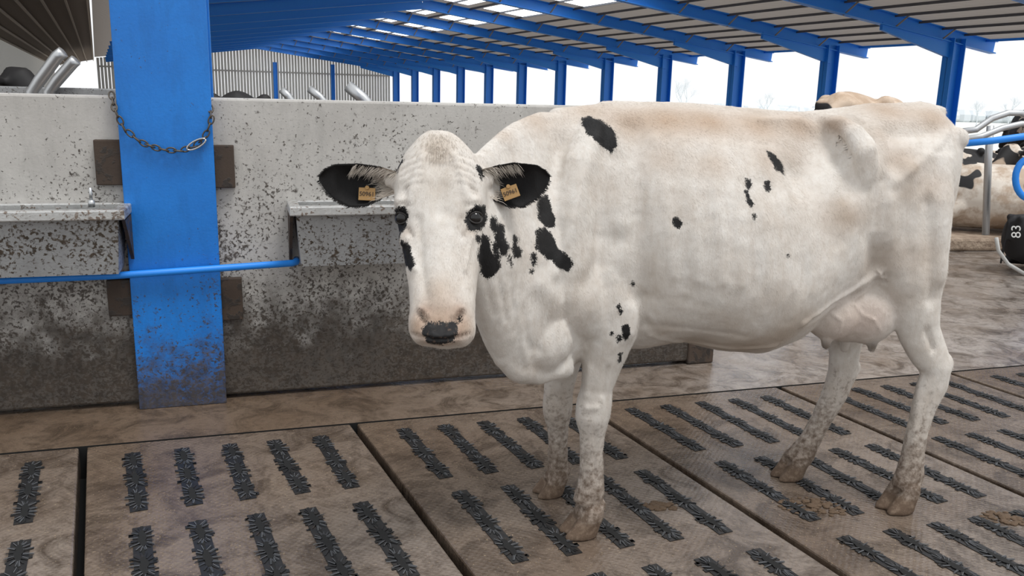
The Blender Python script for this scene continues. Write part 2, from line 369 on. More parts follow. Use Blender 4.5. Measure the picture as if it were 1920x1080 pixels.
for nn in range(-1,11):
    for (a,b_) in ((16.5,18.3),(19.2,21.6)):
        a*=K;b_*=K; dd=dn(nn); mb=MB(); za=zr-slope*(a-Lr)-.012; zb=zr-slope*(b_-Lr)-.012
        p=[Bp(a,dd+S*.12,za),Bp(b_,dd+S*.12,zb),Bp(b_,dd+S*.84,zb),Bp(a,dd+S*.84,za)]; mb.hexa([x-Z*.008 for x in p]+p); mb.build('rooflight',m_light,ceil)
# left lean-to
LL=-5.5*K; zl=H+3.0*K; zl2=H+4.1*K; dL=150*K
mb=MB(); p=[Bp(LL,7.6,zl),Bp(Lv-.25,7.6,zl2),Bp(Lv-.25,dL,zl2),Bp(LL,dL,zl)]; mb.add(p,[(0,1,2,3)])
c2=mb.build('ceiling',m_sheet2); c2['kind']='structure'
for i in range(7):
    f=(i+.1)/6.6; mb=MB(); L=LL+f*(Lv-LL); z=zl+f*(zl2-zl); mb.beam(Bp(L,7.6,z-.05),Bp(L,dL,z-.05),.06,.08); mb.build('purlin',m_purl2,c2)
# slatted boarding
mc=mat('glow_pale_boarding',(.52,.52,.51),.8); N(mc).translucent((.75,.75,.74),.55)  # translucency put in so the backlit boards glow pale
mb=MB(); d=dn(11)+1.8; L=Lv
while L<Le:
    zt=(zv+(zr-zv)*(L-Lv)/(Lr-Lv)) if L<Lr else zr-slope*(L-Lr)
    mb.box(Bp(L,d,zt/2),.09,.02,zt/2-.05,P,D,Z); L+=.235
mb.box(Bp((Lv+Le)/2,d+.1,3.0),(Le-Lv)/2,.03,.06,P,D,Z)
g=mb.build('wall_far',mc); g['kind']='structure'
for L in (6.9,12.9,17.5):
    mb=MB(); mb.ibeam(Bp(L,d-.35,0),Bp(L,d-.35,zv+.1),.2,.3,up=P); tag(mb.build('gable_post',m_bluec),'slim blue post against the far slatted gable, %s from the blue column'%{6.9:'first',12.9:'second',17.5:'third'}[L],'post','gable posts')
mb=MB(); dd=8.
while dd<dL:
    mb.box(Bp(LL,dd,zl/2),.02,.12,zl/2-.03,P,D,Z); dd+=.33
g=mb.build('wall_side',mc); g['kind']='structure'
# outside: bare trees
def bare_tree(loc,h,label,seed,dense=5):
    rnd=random.Random(seed); mb=MB(); loc=V(loc)
    def br(p,d,l,r,lev):
        pts=[p]; 
        for i in range(3):
            d=(d+V((rnd.uniform(-.2,.2),rnd.uniform(-.2,.2),rnd.uniform(-.05,.15)))).normalized(); pts.append(pts[-1]+d*l/3)
        mb.tube(pts,[r,r*.85,r*.7,r*.55],4)
        if lev<dense:
            for i in range(3):
                a=rnd.uniform(0,6.3); nd=(d+V((math.cos(a),math.sin(a),rnd.uniform(0,.5)))*rnd.uniform(.5,.9)).normalized(); br(pts[-1 if i<2 else 2],nd,l*rnd.uniform(.62,.8),r*.55,lev+1)
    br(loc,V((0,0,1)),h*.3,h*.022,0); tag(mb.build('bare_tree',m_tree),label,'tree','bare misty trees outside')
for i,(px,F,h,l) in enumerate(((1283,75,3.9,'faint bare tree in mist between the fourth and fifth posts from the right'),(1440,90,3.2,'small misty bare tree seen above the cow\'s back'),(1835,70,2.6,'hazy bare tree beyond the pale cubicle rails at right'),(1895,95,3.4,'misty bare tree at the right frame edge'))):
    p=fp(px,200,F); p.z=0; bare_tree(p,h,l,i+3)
mb=MB(); rnd=random.Random(8)
for i in range(150):
    p=fp(1180+i*5.4,200,98+rnd.uniform(-2,2)); mb.sph((p.x,p.y,.5),rnd.uniform(.6,1.2),1,rnd.uniform(.5,1.1),n=7,m=5)
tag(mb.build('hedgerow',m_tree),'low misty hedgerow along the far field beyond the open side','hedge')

# ================================================================== COW
O=V((.76,3.02,0)); ph=math.radians(15); A=V((-math.cos(ph),-math.sin(ph),0)); Sx=V((math.sin(ph),-math.cos(ph),0))
def cw(a,s,z): return O+A*a+Sx*s+Z*z
def cp(px,py,s): return pp(px,py,O+Sx*s,Sx)
def ca(p): return (V(p)-O).dot(A)
tops=[(1790,235),(1780,206),(1740,192),(1680,196),(1620,196),(1560,208),(1480,212),(1400,205),(1300,195),(1200,192),(1130,193),(1060,198),(1000,208),(950,232)]
tp=sorted((ca(cp(x,y,0)),cp(x,y,0).z) for x,y in tops)
bots=[(1560,590),(1500,630),(1450,654),(1400,663),(1340,656),(1270,640),(1200,628)]
bp=sorted((ca(cp(x,y,.06)),cp(x,y,.06).z) for x,y in bots)
def zt_at(a): return float(np.interp(a,[t[0] for t in tp],[t[1] for t in tp]))
def zb_at(a): return float(np.interp(a,[t[0] for t in bp],[t[1] for t in bp]))
mb=MB()
st=[(-.89,.06,1.40,1.15,.6,1.1,1),(-.855,.13,1.46,.98,.66,1.1,1),(-.78,.18,None,.86,.60,1.3,1),(-.66,.212,None,.80,.58,1.35,1),(-.54,.236,None,.76,.60,1.3,1),(-.44,.248,None,.72,.60,1.2,.95),
    (-.34,.258,None,.69,.47,1.55,.95),(-.24,.282,None,None,.40,1.7,.9),(-.10,.315,None,None,.37,1.55,.85),(.05,.335,None,None,.38,1.4,.85),(.2,.33,None,None,.40,1.35,.9),(.33,.283,None,.64,.44,1.35,1),(.45,.232,None,.64,.46,1.35,1.1),
    (.56,.202,None,.62,.45,1.3,1.1),(.66,.178,None,.60,.45,1.15,1.1),(.75,.145,1.38,.61,.42,1,1),(.81,.09,1.2,.68,.45,1,1)]
rings=[]; n_=40
for a,w,zt,zb,fc,e,e2 in st:
    zt=zt or zt_at(a); zb=zb or zb_at(a); zc=zb+(zt-zb)*fc; r=[]
    for j in range(n_):
        q=2*math.pi*j/n_; c,s=math.cos(q),math.sin(q)
        if s>0: ss=math.copysign(abs(c)**e,c)*w; zz=zc+(zt-zc)*s**.95
        else: ss=math.copysign(abs(c)**e2,c)*w; zz=zc-(zc-zb)*(-s)**e2
        r.append(cw(a,ss,zz))
    rings.append(r)
mb.loft(rings)
mb.tube([cw(a,0,zt_at(a)-.020) for a in np.linspace(.5,-.85,14)],[.027]*13+[.025],12)
# neck
def ring_tb(top,bot,w,lat,n=28):
    c=(top+bot)/2; h=(top-bot)/2
    return [c+h*math.sin(q)+lat*(math.cos(q)*w*((1+.15*math.sin(q)) if math.sin(q)<0 else 1-.35*math.sin(q))) for q in [2*math.pi*j/n for j in range(n)]]
NK=[(cw(.42,0,1.44),cw(.45,0,.66),.175),
    (fp(1010,208,2.80),fp(1020,718,2.72),.15),
    (fp(960,230,2.66),fp(975,722,2.60),.122),
    (fp(925,258,2.55),fp(930,672,2.50),.100),
    (fp(893,287,2.45),fp(898,600,2.42),.088),
    (fp(850,275,2.40),fp(872,530,2.38),.08)]
rings=[]
for i,(t,b,w) in enumerate(NK):
    c0=(NK[max(i-1,0)][0]+NK[max(i-1,0)][1])/2; c1=(NK[min(i+1,5)][0]+NK[min(i+1,5)][1])/2
    tt=(c1-c0); tt.z=0; tt.normalize(); lat=V((tt.y,-tt.x,0)); rings.append(ring_tb(t,b,w,lat))
mb.loft(rings)
mb.sph(fp(1005,630,2.68),.12,.12,.13)
mb.tube([fp(915,630,2.50),fp(940,670,2.53),fp(968,693,2.58),fp(1005,698,2.64),fp(1060,680,2.72)],[.022,.030,.038,.042,.05],14)
def caps(pts):
    P3=[cp(x,y,s) for x,y,s,_,_ in pts]; k=[(p-CP).dot(Fd)/FPX for p in P3]
    mb.etube(P3,[q[4] for q in pts],[q[3]*kk for q,kk in zip(pts,k)],Sx)
caps([(1110,235,.06,28,.05),(1090,310,.13,44,.055),(1070,410,.170,56,.062),(1060,500,.184,60,.07),(1085,570,.18,58,.07),(1125,605,.16,42,.055)])
# near front leg
caps([(1130,500,.13,66,.085),(1146,570,.15,58,.08),(1142,630,.15,50,.07),(1128,685,.14,39,.055),(1119,728,.135,31,.046),(1114,756,.13,35,.052),(1111,782,.13,34,.052),(1111,812,.128,26,.039),(1109,850,.125,22,.034),(1109,890,.122,24,.037),(1107,918,.12,28,.045),(1098,945,.12,26,.043)])
caps([(1060,560,-.12,60,.09),(1060,640,-.13,44,.065),(1052,698,-.145,32,.05),(1047,738,-.155,28,.044),(1046,768,-.16,29,.048),(1046,800,-.175,21,.036),(1046,835,-.185,18,.033),(1046,862,-.19,19,.034),(1045,886,-.2,22,.040),(1039,902,-.2,22,.040)])
# near hind
caps([(1700,300,.08,80,.12),(1700,380,.12,90,.122),(1702,460,.145,84,.10),(1710,520,.165,68,.08),(1716,575,.175,52,.062),(1724,625,.18,41,.048),(1742,664,.185,37,.043),(1755,692,.19,31,.043),(1748,722,.19,32,.041),(1731,765,.192,25,.034),(1718,812,.196,22,.032),(1711,855,.2,23,.033),(1706,888,.2,28,.042),(1695,915,.2,26,.044)])
mb.sph(cp(1772,684,.19),.028,.028,.045)
caps([(1640,480,-.13,80,.10),(1600,570,-.135,54,.075),(1585,625,-.135,38,.055),(1583,664,-.135,30,.044),(1580,700,-.135,29,.045),(1564,738,-.138,26,.04),(1541,785,-.14,21,.033),(1518,826,-.14,22,.034),(1504,850,-.14,26,.042),(1489,868,-.14,24,.043)])
mb.sph(cp(1603,690,-.135),.022,.024,.034)
caps([(1500,612,.10,18,.035),(1570,558,.15,24,.035),(1640,500,.175,36,.04)])
# hook bones and pin bones
ah=ca(cp(1612,240,.22)); 
for s in (1,-1):
    mb.etube([cw(ah+.02,0,1.445),cw(ah,s*.10,1.435),cw(ah-.01,s*.17,1.405),cw(ah-.03,s*.205,1.345),cw(ah-.05,s*.208,1.25),cw(ah-.09,s*.20,1.12)],[.035,.042,.048,.050,.045,.04],[.026,.036,.040,.044,.038,.03],A)
    mb.etube([cw(ah-.03,s*.15,1.37),cw(-.62,s*.135,1.35),cw(-.80,s*.10,1.38)],[.035,.028,.036],[.032,.026,.032],Z.cross(A))
    mb.sph(cw(-.835,s*.105,1.39),.042,.038,.042)
mb.sph(cp(1700,325,.148),.07,.06,.06)
# udder
mb.sph(cp(1592,574,.06),.170,.13,.135,A,Sx,Z); mb.sph(cp(1626,586,.11),.120,.095,.118,A,Sx,Z); mb.sph(cp(1560,586,.11),.110,.09,.100,A,Sx,Z)
teats=((1550,630,.13),(1636,636,.14),(1585,638,-.05),(1658,612,-.03))
for px,py,s in teats:
    a=cp(px,py,s); mb.tube([a+Z*.03,a-Z*.01,a-Z*.034,a-Z*.050],[.024,.020,.017,.013],10)
# hooves
hooves=[(cp(1098,958,.12),1.0*.88),(cp(1038,908,-.2),.85*.92),(cp(1690,928,.2),.98*.88),(cp(1486,872,-.14),.9*.9)]
for top,sc in hooves:
    fwd=(A*1.0+V((0,-.12,0))).normalized(); lat=V((fwd.y,-fwd.x,0))
    b0=V((top.x,top.y,0))-fwd*.004
    for sd in(-1,1):
        rr=[]
        for (z,off,l,w) in ((.0,.032,.068,.038),(.012,.032,.068,.038),(.05,.010,.054,.037),(.085,-.010,.046,.038),(.125,-.018,.032,.032)):
            c=b0+Z*z*sc+fwd*(off*sc)+lat*(sd*.034*sc); 
            rr.append([c+fwd*(math.cos(q)*l*sc*(1.12 if math.cos(q)>0 else 1))+lat*(math.sin(q)*w*sc) for q in [2*math.pi*j/18 for j in range(18)]])
        mb.loft(rr)
        dc=b0+Z*.125*sc-fwd*.05*sc+lat*(sd*.028*sc); mb.sph(dc,.018,.016,.022)
    mb.tube([top+Z*.02,b0+Z*.08*sc],[.042*sc,.05*sc],12)
# tail
mb.tube([cw(-.84,-.02,1.42),cw(-.885,-.04,1.34),cw(-.885,-.05,1.1),cw(-.86,-.06,.8),cw(-.85,-.06,.6)],[.04,.03,.022,.018,.02],10)
# head
HN=V((-.02,-.86,.51)).normalized(); HX=(R0-HN*HN.x).normalized(); HX=(HX+V((0,0,-.01))).normalized()
hd=[(241,2.415,.06,.038,822,.9),(251,2.395,.11,.068,822,.85),(270,2.37,.16,.098,821,.72),(298,2.345,.195,.121,821,.58),(332,2.32,.21,.132,821,.54),(370,2.302,.22,.131,821,.54),(402,2.288,.225,.122,821,.58),(432,2.272,.215,.113,822,.60),(470,2.245,.20,.104,823,.62),
    (510,2.215,.175,.096,825,.62),(545,2.188,.15,.089,826,.65),(575,2.165,.134,.088,826,.7),(600,2.145,.128,.092,825,.8),(620,2.135,.118,.089,825,.8),(640,2.135,.09,.068,825,.8)]
rings=[]
for py,F,dep,w,cx,ey in hd:
    f=fp(cx,py,F); c=f-HN*dep*.5
    r=[]
    for j in range(40):
        q=2*math.pi*j/40; cq,sq=math.cos(q),math.sin(q)
        x=math.copysign(abs(cq)**.85,cq)*w*(1 if sq>0 else 1+.30*sq); y=math.copysign(abs(sq)**(ey if sq>0 else .8),sq)*dep*.5
        r.append(c+HX*x+HN*y)
    rings.append(r)
mb.loft(rings)
mb.sph(fp(825,626,2.16),.060,.05,.03)
for px in (758,887): 
    mb.sph(fp(px,377,2.345),.030,.036,.020)
    mb.sph(fp(761 if px<800 else 883,448,2.322),.020,.045,.028)
mb.etube([fp(775,338,2.40),fp(748,338,2.405),fp(722,340,2.415)],[.030,.027,.018],[.034,.030,.020],Z); mb.etube([fp(870,336,2.40),fp(896,337,2.405),fp(926,338,2.415)],[.030,.027,.018],[.034,.030,.020],Z)
def remesh(mb,vox,it,name):
    o=mb.build(name,m_white); r=o.modifiers.new('r','REMESH'); r.mode='VOXEL'; r.voxel_size=vox
    s=o.modifiers.new('s','SMOOTH'); s.factor=.5; s.iterations=it
    bpy.context.view_layer.update(); dg=bpy.context.evaluated_depsgraph_get()
    me=bpy.data.meshes.new_from_object(o.evaluated_get(dg)); bpy.data.objects.remove(o); return me
me=remesh(mb,.0065,15,'tmp')
def arr(me):
    c=np.empty(len(me.vertices)*3); me.vertices.foreach_get('co',c); nn=np.empty(len(me.vertices)*3); me.vertices.foreach_get('normal',nn); return c.reshape(-1,3),nn.reshape(-1,3)
co,no=arr(me)
bv=BVHTree.FromPolygons([tuple(x) for x in co],[tuple(p.vertices) for p in me.polygons])
def hit(px,py):
    h=bv.ray_cast(CP,ray(px,py).normalized()); return h[0],h[1]
def mpx(p): return (p-CP).dot(Fd)/FPX
cpn=np.array(CP)
view=(cpn-co); view/=np.linalg.norm(view,axis=1)[:,None]; facing=(view*no).sum(1)
disp=np.zeros(len(co))
def stroke(pts,rpx,h):
    P3=[hit(*p)[0] for p in pts]; P3=[p for p in P3 if p is not None]
    if not P3: return
    r=rpx*mpx(P3[0]); d=np.full(len(co),9.)
    if len(P3)==1: P3=P3*2
    for a,b in zip(P3,P3[1:]):
        a=np.array(a);b=np.array(b);ab=b-a;L=max((ab**2).sum(),1e-9)
        t=np.clip(((co-a)@ab)/L,0,1); d=np.minimum(d,np.linalg.norm(co-a-t[:,None]*ab,axis=1))
    disp[:]+=np.exp(-(d/r)**2)*(facing>-.2)*h
# shoulder & barrel
stroke([(1188,240),(1196,400),(1208,560)],24,-.021)
stroke([(1115,260),(1090,340),(1070,430),(1040,510)],15,.012); stroke([(1155,300),(1130,440)],24,-.012); stroke([(1050,270),(1018,400)],22,-.010)
stroke([(1015,535),(1045,565)],28,.015); stroke([(1160,450),(1100,530)],20,-.011)
stroke([(1190,580),(1180,620)],18,.020); stroke([(1205,560),(1212,610)],10,-.012)
stroke([(960,290),(985,440),(1000,560)],24,-.007)
for x,y0,y1,r,h in ((905,470,590,7,-.002),(928,440,600,7,-.0025),(952,430,640,7,-.0025),(966,560,680,7,.0022),(982,580,690,8,-.0025),(1030,600,690,10,-.003),(1060,610,660,9,.003)):
    stroke([(x,y0),(x+6,(y0+y1)/2),(x+22,y1)],r,h)
stroke([(1000,650),(1060,680)],10,-.004); stroke([(900,300),(930,340)],14,-.004)
for i,hh in enumerate((.004,.0055,.0045,.006,.005,.0055,.0045)):
    x=1232+i*43+(i%3)*5; stroke([(x,258+i*5),(x+18,390),(x+30,520+i*4)],11+(i%2)*3,hh)
# flank hollow, hip, thigh
stroke([(1538,262),(1508,318)],46,-.028); stroke([(1582,300),(1592,355)],24,-.014)
stroke([(1420,227),(1500,225),(1580,225)],12,.012)
stroke([(1600,216),(1624,234),(1636,275),(1644,330)],11,.008); stroke([(1668,245),(1676,305)],20,-.017)
stroke([(1500,330),(1560,450)],40,-.014); stroke([(1440,350),(1500,520)],30,-.006)
stroke([(1690,250),(1750,245)],22,-.014); stroke([(1705,318)],15,.010); stroke([(1654,340),(1630,440),(1648,530)],20,-.017)
stroke([(1668,380),(1672,500)],20,.011); stroke([(1680,340),(1730,300),(1775,250)],11,.006)
stroke([(1778,300),(1772,420),(1765,520)],17,.011); stroke([(1742,380),(1747,560)],15,-.014)
stroke([(1655,510),(1590,549),(1505,606)],8,.008); stroke([(1655,530),(1600,556),(1560,573),(1520,602)],6,-.016)
stroke([(1220,628),(1290,640),(1370,652),(1450,648)],7,.006); stroke([(1240,610),(1400,630)],8,-.003)
stroke([(1450,400),(1480,560)],40,.008)
for v in ([(1600,570),(1620,592),(1640,600),(1650,620)],[(1560,588),(1578,602),(1575,625)]): stroke(v,3,.0035)
# legs
stroke([(1738,620),(1750,655)],7,-.010); stroke([(1727,700),(1712,830)],5,.004); stroke([(1745,740),(1722,840)],4,-.006)
stroke([(1105,690),(1098,740)],7,.006); stroke([(1100,765),(1118,765)],6,.005); stroke([(1118,810),(1115,890)],4,-.006); stroke([(1140,690),(1130,740)],5,-.006)
# face
stroke([(793,290),(776,340),(768,374)],7,.006); stroke([(852,290),(870,340),(876,374)],7,.006); stroke([(823,300),(824,400)],20,-.007)
stroke([(760,352),(757,362)],6,-.006); stroke([(886,352),(889,362)],6,-.006)
stroke([(784,410),(791,500),(800,560)],8,-.006); stroke([(866,410),(861,500),(852,560)],8,-.006); stroke([(823,420),(826,560)],20,.006)
stroke([(764,445),(778,505)],5,.006); stroke([(884,445),(872,505)],5,.006)
for x,s in ((794,-1),(858,1)):
    stroke([(x,600),(x+s*4,592),(x+s*9,586)],5,-.016); stroke([(x-s*9,592),(x-s*2,582),(x+s*8,577)],4,.007)
stroke([(770,626),(800,635),(825,638),(850,635),(880,626)],3,-.010); stroke([(825,600),(825,622)],3,-.003)
for cx,s in ((751,-1),(892,1)):
    cy=409
    stroke([(cx-s*3,cy)],15,-.008)
    stroke([(cx-s*14,cy+20),(cx-s*22,cy+34)],4,-.005); stroke([(cx-s*12,cy-24),(cx+s*2,cy-28)],3.5,-.004); stroke([(cx-s*14,cy-17),(cx,cy-22),(cx+s*10,cy-16)],3.5,.004)
for i in range(5):
    yy=292+i*13; stroke([(752,yy+14),(768,yy+4),(790,yy-2)],3,-.0022); stroke([(895,yy+14),(879,yy+4),(857,yy-2)],3,-.0022)
rn=np.array([mn.noise(V(x)*9)+.5*mn.noise(V(x)*22)+.35*mn.noise(V(x)*45) for x in co]); disp+=rn*.0024
co=co+no*disp[:,None]
# ---- colours
nb=len(co)
base=np.tile(np.array([.745,.71,.665]),(nb,1)); spot=np.full(nb,1.0)
def blob(px,py,rx,col,k,squash=1.,b=base):
    p,_=hit(px,py)
    if p is None: return
    r=rx*mpx(p); dd=co-np.array(p); dd[:,2]*=squash; w=np.exp(-((dd**2).sum(1))/(r*r))*k; w=w[:,None]; b[:]=b*(1-w)+np.array(col)*w
tan=(.42,.28,.18)
for x,y,r,k in ((1180,225,50,.65),(1250,225,60,.8),(1330,228,60,.8),(1420,235,60,.75),(1500,235,50,.7),(1100,205,45,.5),(1570,225,35,.55),(1660,205,55,.7),(1750,220,45,.65),(1580,400,60,.35),(1240,300,45,.35),(1340,310,40,.4),(1440,300,40,.4),(1000,222,50,.5),(1690,300,50,.5),(940,250,30,.35),(1720,480,60,.3),(1650,250,30,.35),(1750,350,50,.35),(1500,290,40,.35)):
    blob(x,y,r,tan,k,1.5)
for x,y,r,k in ((1300,640,60,.6),(1400,650,60,.7),(1470,630,45,.65),(1700,360,30,.4),(1710,315,14,.6),(1590,410,28,.5),(1360,600,40,.3),(1660,470,40,.3),(1510,600,40,.5),(1240,620,35,.45),(1000,690,40,.3),(1640,500,40,.35),(1100,560,40,.15),(1690,560,40,.35),(1580,380,18,.4),(1450,560,50,.25),(1750,540,40,.3)):
    blob(x,y,r,(.31,.225,.155),k,1.4)
blob(1590,610,62,(.62,.52,.46),.8); blob(1635,600,45,(.60,.48,.42),.7)
for px,py in ((1550,662),(1638,662),(1550,650),(1637,652)): blob(px,py,12,(.05,.035,.03),.97)
mz=(.41,.28,.20)
blob(825,600,50,mz,.9); blob(783,612,26,mz,.85); blob(868,612,26,mz,.85); blob(825,638,34,mz,.85)
blob(796,582,16,(.28,.17,.12),.7); blob(860,582,16,(.28,.17,.12),.7); blob(824,545,26,(.55,.42,.32),.5); blob(800,630,14,(.27,.165,.12),.6); blob(856,628,14,(.27,.165,.12),.6)
blob(822,275,34,(.46,.35,.25),.5); blob(822,350,40,(.60,.52,.43),.4)
for cx in(762,882): blob(cx,432,16,(.36,.29,.235),.6)
zz=co[:,2]; dirt=np.clip((.56-zz)/.56,0,1)**1.0
hoof=np.zeros(nb)
for top,sc in hooves:
    d2=np.hypot(co[:,0]-top.x,co[:,1]-top.y); hoof=np.maximum(hoof,np.clip((.078*sc-zz)/.010,0,1)*(d2<.2))
base=base*(1-hoof[:,None])+np.array([.11,.080,.058])*hoof[:,None]
def sdpoly(Pt,poly):
    d=np.full(len(Pt),1e9); inside=np.zeros(len(Pt),bool); m=len(poly)
    for i in range(m):
        a=poly[i];b=poly[(i+1)%m]; ab=b-a; t=np.clip(((Pt-a)@ab)/max((ab**2).sum(),1e-12),0,1)
        d=np.minimum(d,np.linalg.norm(Pt-a-t[:,None]*ab,axis=1))
        c=((a[1]>Pt[:,1])!=(b[1]>Pt[:,1]))&(Pt[:,0]<(b[0]-a[0])*(Pt[:,1]-a[1])/(b[1]-a[1]+1e-12)+a[0]); inside^=c
    return np.where(inside,-d,d)
nosew=np.full(nb,1.0)
def spotpoly(poly,c=None,arr_=None):
    arr_=spot if arr_ is None else arr_
    cx=sum(p[0] for p in poly)/len(poly); cy=sum(p[1] for p in poly)/len(poly)
    p=None
    for q in ([c] if c else [])+[(cx,cy),(cx+8,cy),(cx+16,cy)]:
        p,_=hit(*q)
        if p is not None: break
    if p is None: return
    vd=ray(cx,cy).normalized(); k=mpx(p); rad=(max(math.hypot(q[0]-cx,q[1]-cy) for q in poly)+18)*k
    e1=CR; e2=CU; P3=[pp(x,y,p,vd) for x,y in poly]
    pl=np.array([((q-p).dot(e1),(q-p).dot(e2)) for q in P3]); dd=co-np.array(p)
    near=(np.linalg.norm(dd,axis=1)<rad*1.4)&(facing>-.25); Q=np.stack([dd[near]@np.array(e1),dd[near]@np.array(e2)],1)
    arr_[near]=np.minimum(arr_[near],sdpoly(Q,pl))
def circ(x,y,rx,ry=None): 
    ry=ry or rx; return [(x+rx*math.cos(q),y+ry*math.sin(q)) for q in [math.pi*2*j/10 for j in range(10)]]
polys=[[(1092,215),(1110,211),(1135,222),(1157,245),(1158,275),(1145,287),(1125,275),(1100,255),(1092,235)],
[(1436,281),(1448,283),(1470,300),(1478,318),(1470,327),(1452,320),(1440,300)],[(1396,333),(1408,332),(1412,350),(1402,358),(1396,348)],
[(1433,338),(1447,337),(1450,350),(1440,362),(1431,355)],[(1393,355),(1403,358),(1413,385),(1408,392),(1400,380)],circ(1413,406,5,8),
[(1260,408),(1272,406),(1281,418),(1274,430),(1262,426)],[(1010,365),(1028,364),(1033,385),(1044,405),(1040,425),(1022,428),(1010,415),(1006,395)],
[(1003,435),(1020,425),(1040,445),(1045,465),(1065,475),(1076,490),(1072,508),(1050,505),(1035,490),(1015,480),(1003,465)],
[(995,475),(1007,474),(1008,495),(998,502)],circ(996,508,5),
[(922,402),(933,410),(936,432),(926,442),(918,425)],[(928,418),(943,420),(947,446),(957,462),(950,480),(938,476),(928,445)],
[(906,438),(917,446),(922,470),(934,480),(938,500),(926,517),(914,523),(902,512),(896,486),(900,460)],[(920,450),(934,460),(936,484),(922,474)],
[(962,440),(972,446),(970,458),(979,468),(978,482),(964,484),(960,462)],[(953,478),(961,482),(960,498),(952,496)],circ(897,450,4,10),
[(750,446),(764,456),(777,476),(780,497),(771,508),(757,494),(750,468)],
[(732,394),(748,385),(762,392),(768,408),(764,427),(752,438),(738,432)],[(876,402),(891,384),(908,382),(913,410),(902,432),(881,432),(872,418)],
[(893,308),(902,310),(910,328),(903,337),(895,322)],[(733,318),(744,296),(755,297),(750,312),(742,324)],
[(1166,612),(1178,605),(1181,625),(1172,640),(1165,630)],circ(1160,635,6,8),circ(1160,574,4,6),circ(1163,586,4,6),circ(1188,532,4,6),[(1158,660),(1167,660),(1167,680),(1160,682)],circ(1146,625,4,5),
circ(1477,478,4,5),circ(745,442,6,10)]
for p in polys: spotpoly(p)
nosep=[(792,610),(800,603),(815,606),(838,605),(852,602),(859,612),(858,626),(850,642),(826,648),(800,643),(791,628)]
spotpoly(nosep); spotpoly(nosep,None,nosew)
for x,s in ((796,-1),(860,1)): spotpoly([(x-6,598),(x+s*6,588),(x+s*8,594),(x+5,604)])
# ---- ears
ear_v=[];ear_f=[];ear_spot=[]; hairs=MB(); hairk=MB()
def ear(root,tip,top_pts,bot_pts,Fr,Ft,flip,seed):
    nu,nv=30,17; base_i=len(ear_v); rnd=random.Random(seed)
    def surf(t,v,side):
        x=root[0]+(tip[0]-root[0])*t; yc=root[1]+(tip[1]-root[1])*t
        up=float(np.interp(t,[p[0] for p in top_pts],[p[1] for p in top_pts])); dn_=float(np.interp(t,[p[0] for p in bot_pts],[p[1] for p in bot_pts]))
        y=yc-(v*up if v>0 else v*dn_); F=Fr+(Ft-Fr)*t
        cup=.055*math.sin(math.pi*min(1,t*1.05+.12))*(1-v*v)-.012*max(v,0)**3
        return fp(x,y,F+cup+((.006+.010*(1-v**4))*(1-t**5) if side else 0))
    for side in(0,1):
        for i in range(nu+1):
            t=i/nu
            for j in range(nv+1):
                v=j/nv*2-1; ear_v.append(surf(t,v,side))
                ear_spot.append((.32-t+.05*math.sin(v*7+seed))*.13 if side==0 else (.3-t)*.13)
    n1=(nu+1)*(nv+1)
    for side in(0,1):
        for i in range(nu):
            for j in range(nv):
                a=base_i+side*n1+i*(nv+1)+j; q=(a,a+1,a+nv+2,a+nv+1); ear_f.append(q if side==flip else q[::-1])
    def edge(idx):
        for a,b in zip(idx,idx[1:]): ear_f.append((base_i+a,base_i+b,base_i+b+n1,base_i+a+n1))
    edge([i*(nv+1) for i in range(nu+1)]); edge([i*(nv+1)+nv for i in range(nu+1)]); edge([j for j in range(nv+1)]); edge([nu*(nv+1)+j for j in range(nv+1)])
    sgn=1 if tip[0]>root[0] else -1
    def hair(mbx,t,v,dirn,L,r):
        a=surf(t,v,0); d=dirn.normalized(); b=a+d*L*.55+V((0,0,-.002)); c=a+d*L+V((0,0,-.010*L/.04)); mbx.tube([a,b,c],[r,r*.7,r*.15],3)
    for i in range(560):
        t=rnd.uniform(.03,.38)*rnd.uniform(.6,1); v=rnd.uniform(-.98,.98)
        hair(hairs,t,v,V((sgn*1.0,-.35+rnd.uniform(-.3,.1),rnd.uniform(-.4,.35)-v*.2)),rnd.uniform(.014,.038),.0008)
    for i in range(200):
        t=rnd.uniform(.2,.62); hair(hairs,t,rnd.uniform(.55,.97),V((sgn*.7,-.2,-.7+rnd.uniform(-.3,.3))),rnd.uniform(.010,.028),.0007)
    for i in range(900):
        t=rnd.uniform(.30,1); v=rnd.choice((-1,1))*rnd.uniform(.93,1); hair(hairk,min(t,.995),v,V((sgn*(.5+t),rnd.uniform(-.3,.2),v*(1.1-t)+rnd.uniform(-.3,.3))),rnd.uniform(.004,.010),.0008)
ear((768,342),(598,334),[(0,10),(.15,19),(.3,26),(.55,31),(.82,28),(.93,18),(1,3)],[(0,12),(.15,22),(.3,32),(.48,48),(.66,52),(.84,38),(.94,20),(1,3)],2.39,2.40,0,1)
ear((876,338),(1031,334),[(0,10),(.15,19),(.35,26),(.55,31),(.82,26),(.93,16),(1,3)],[(0,12),(.15,24),(.3,36),(.5,52),(.68,52),(.84,38),(.95,20),(1,3)],2.39,2.42,1,2)
rnd=random.Random(77)
for i in range(320):
    px=rnd.gauss(822,20); py=rnd.uniform(250,300); p,nn=hit(px,py)
    if p is None: continue
    d=(V(((px-822)*.006+rnd.uniform(-.25,.25),-.35,-.9))+nn*.5).normalized(); L=rnd.uniform(.007,.013)
    hairs.tube([p,p+d*L*.6,p+d*L-Z*.003],[.0007,.0005,.0002],3)
verts=[tuple(x) for x in co]+[tuple(p) for p in ear_v]; faces=[tuple(p.vertices) for p in me.polygons]+[tuple(i+nb for i in f) for f in ear_f]
cowroot=empty('cow',O); tag(cowroot,'large white dairy cow with small black spots and black ears, looking at the camera','cow')
me2=bpy.data.meshes.new('body'); me2.from_pydata([tuple(V(v)-O) for v in verts],[],faces); me2.update()
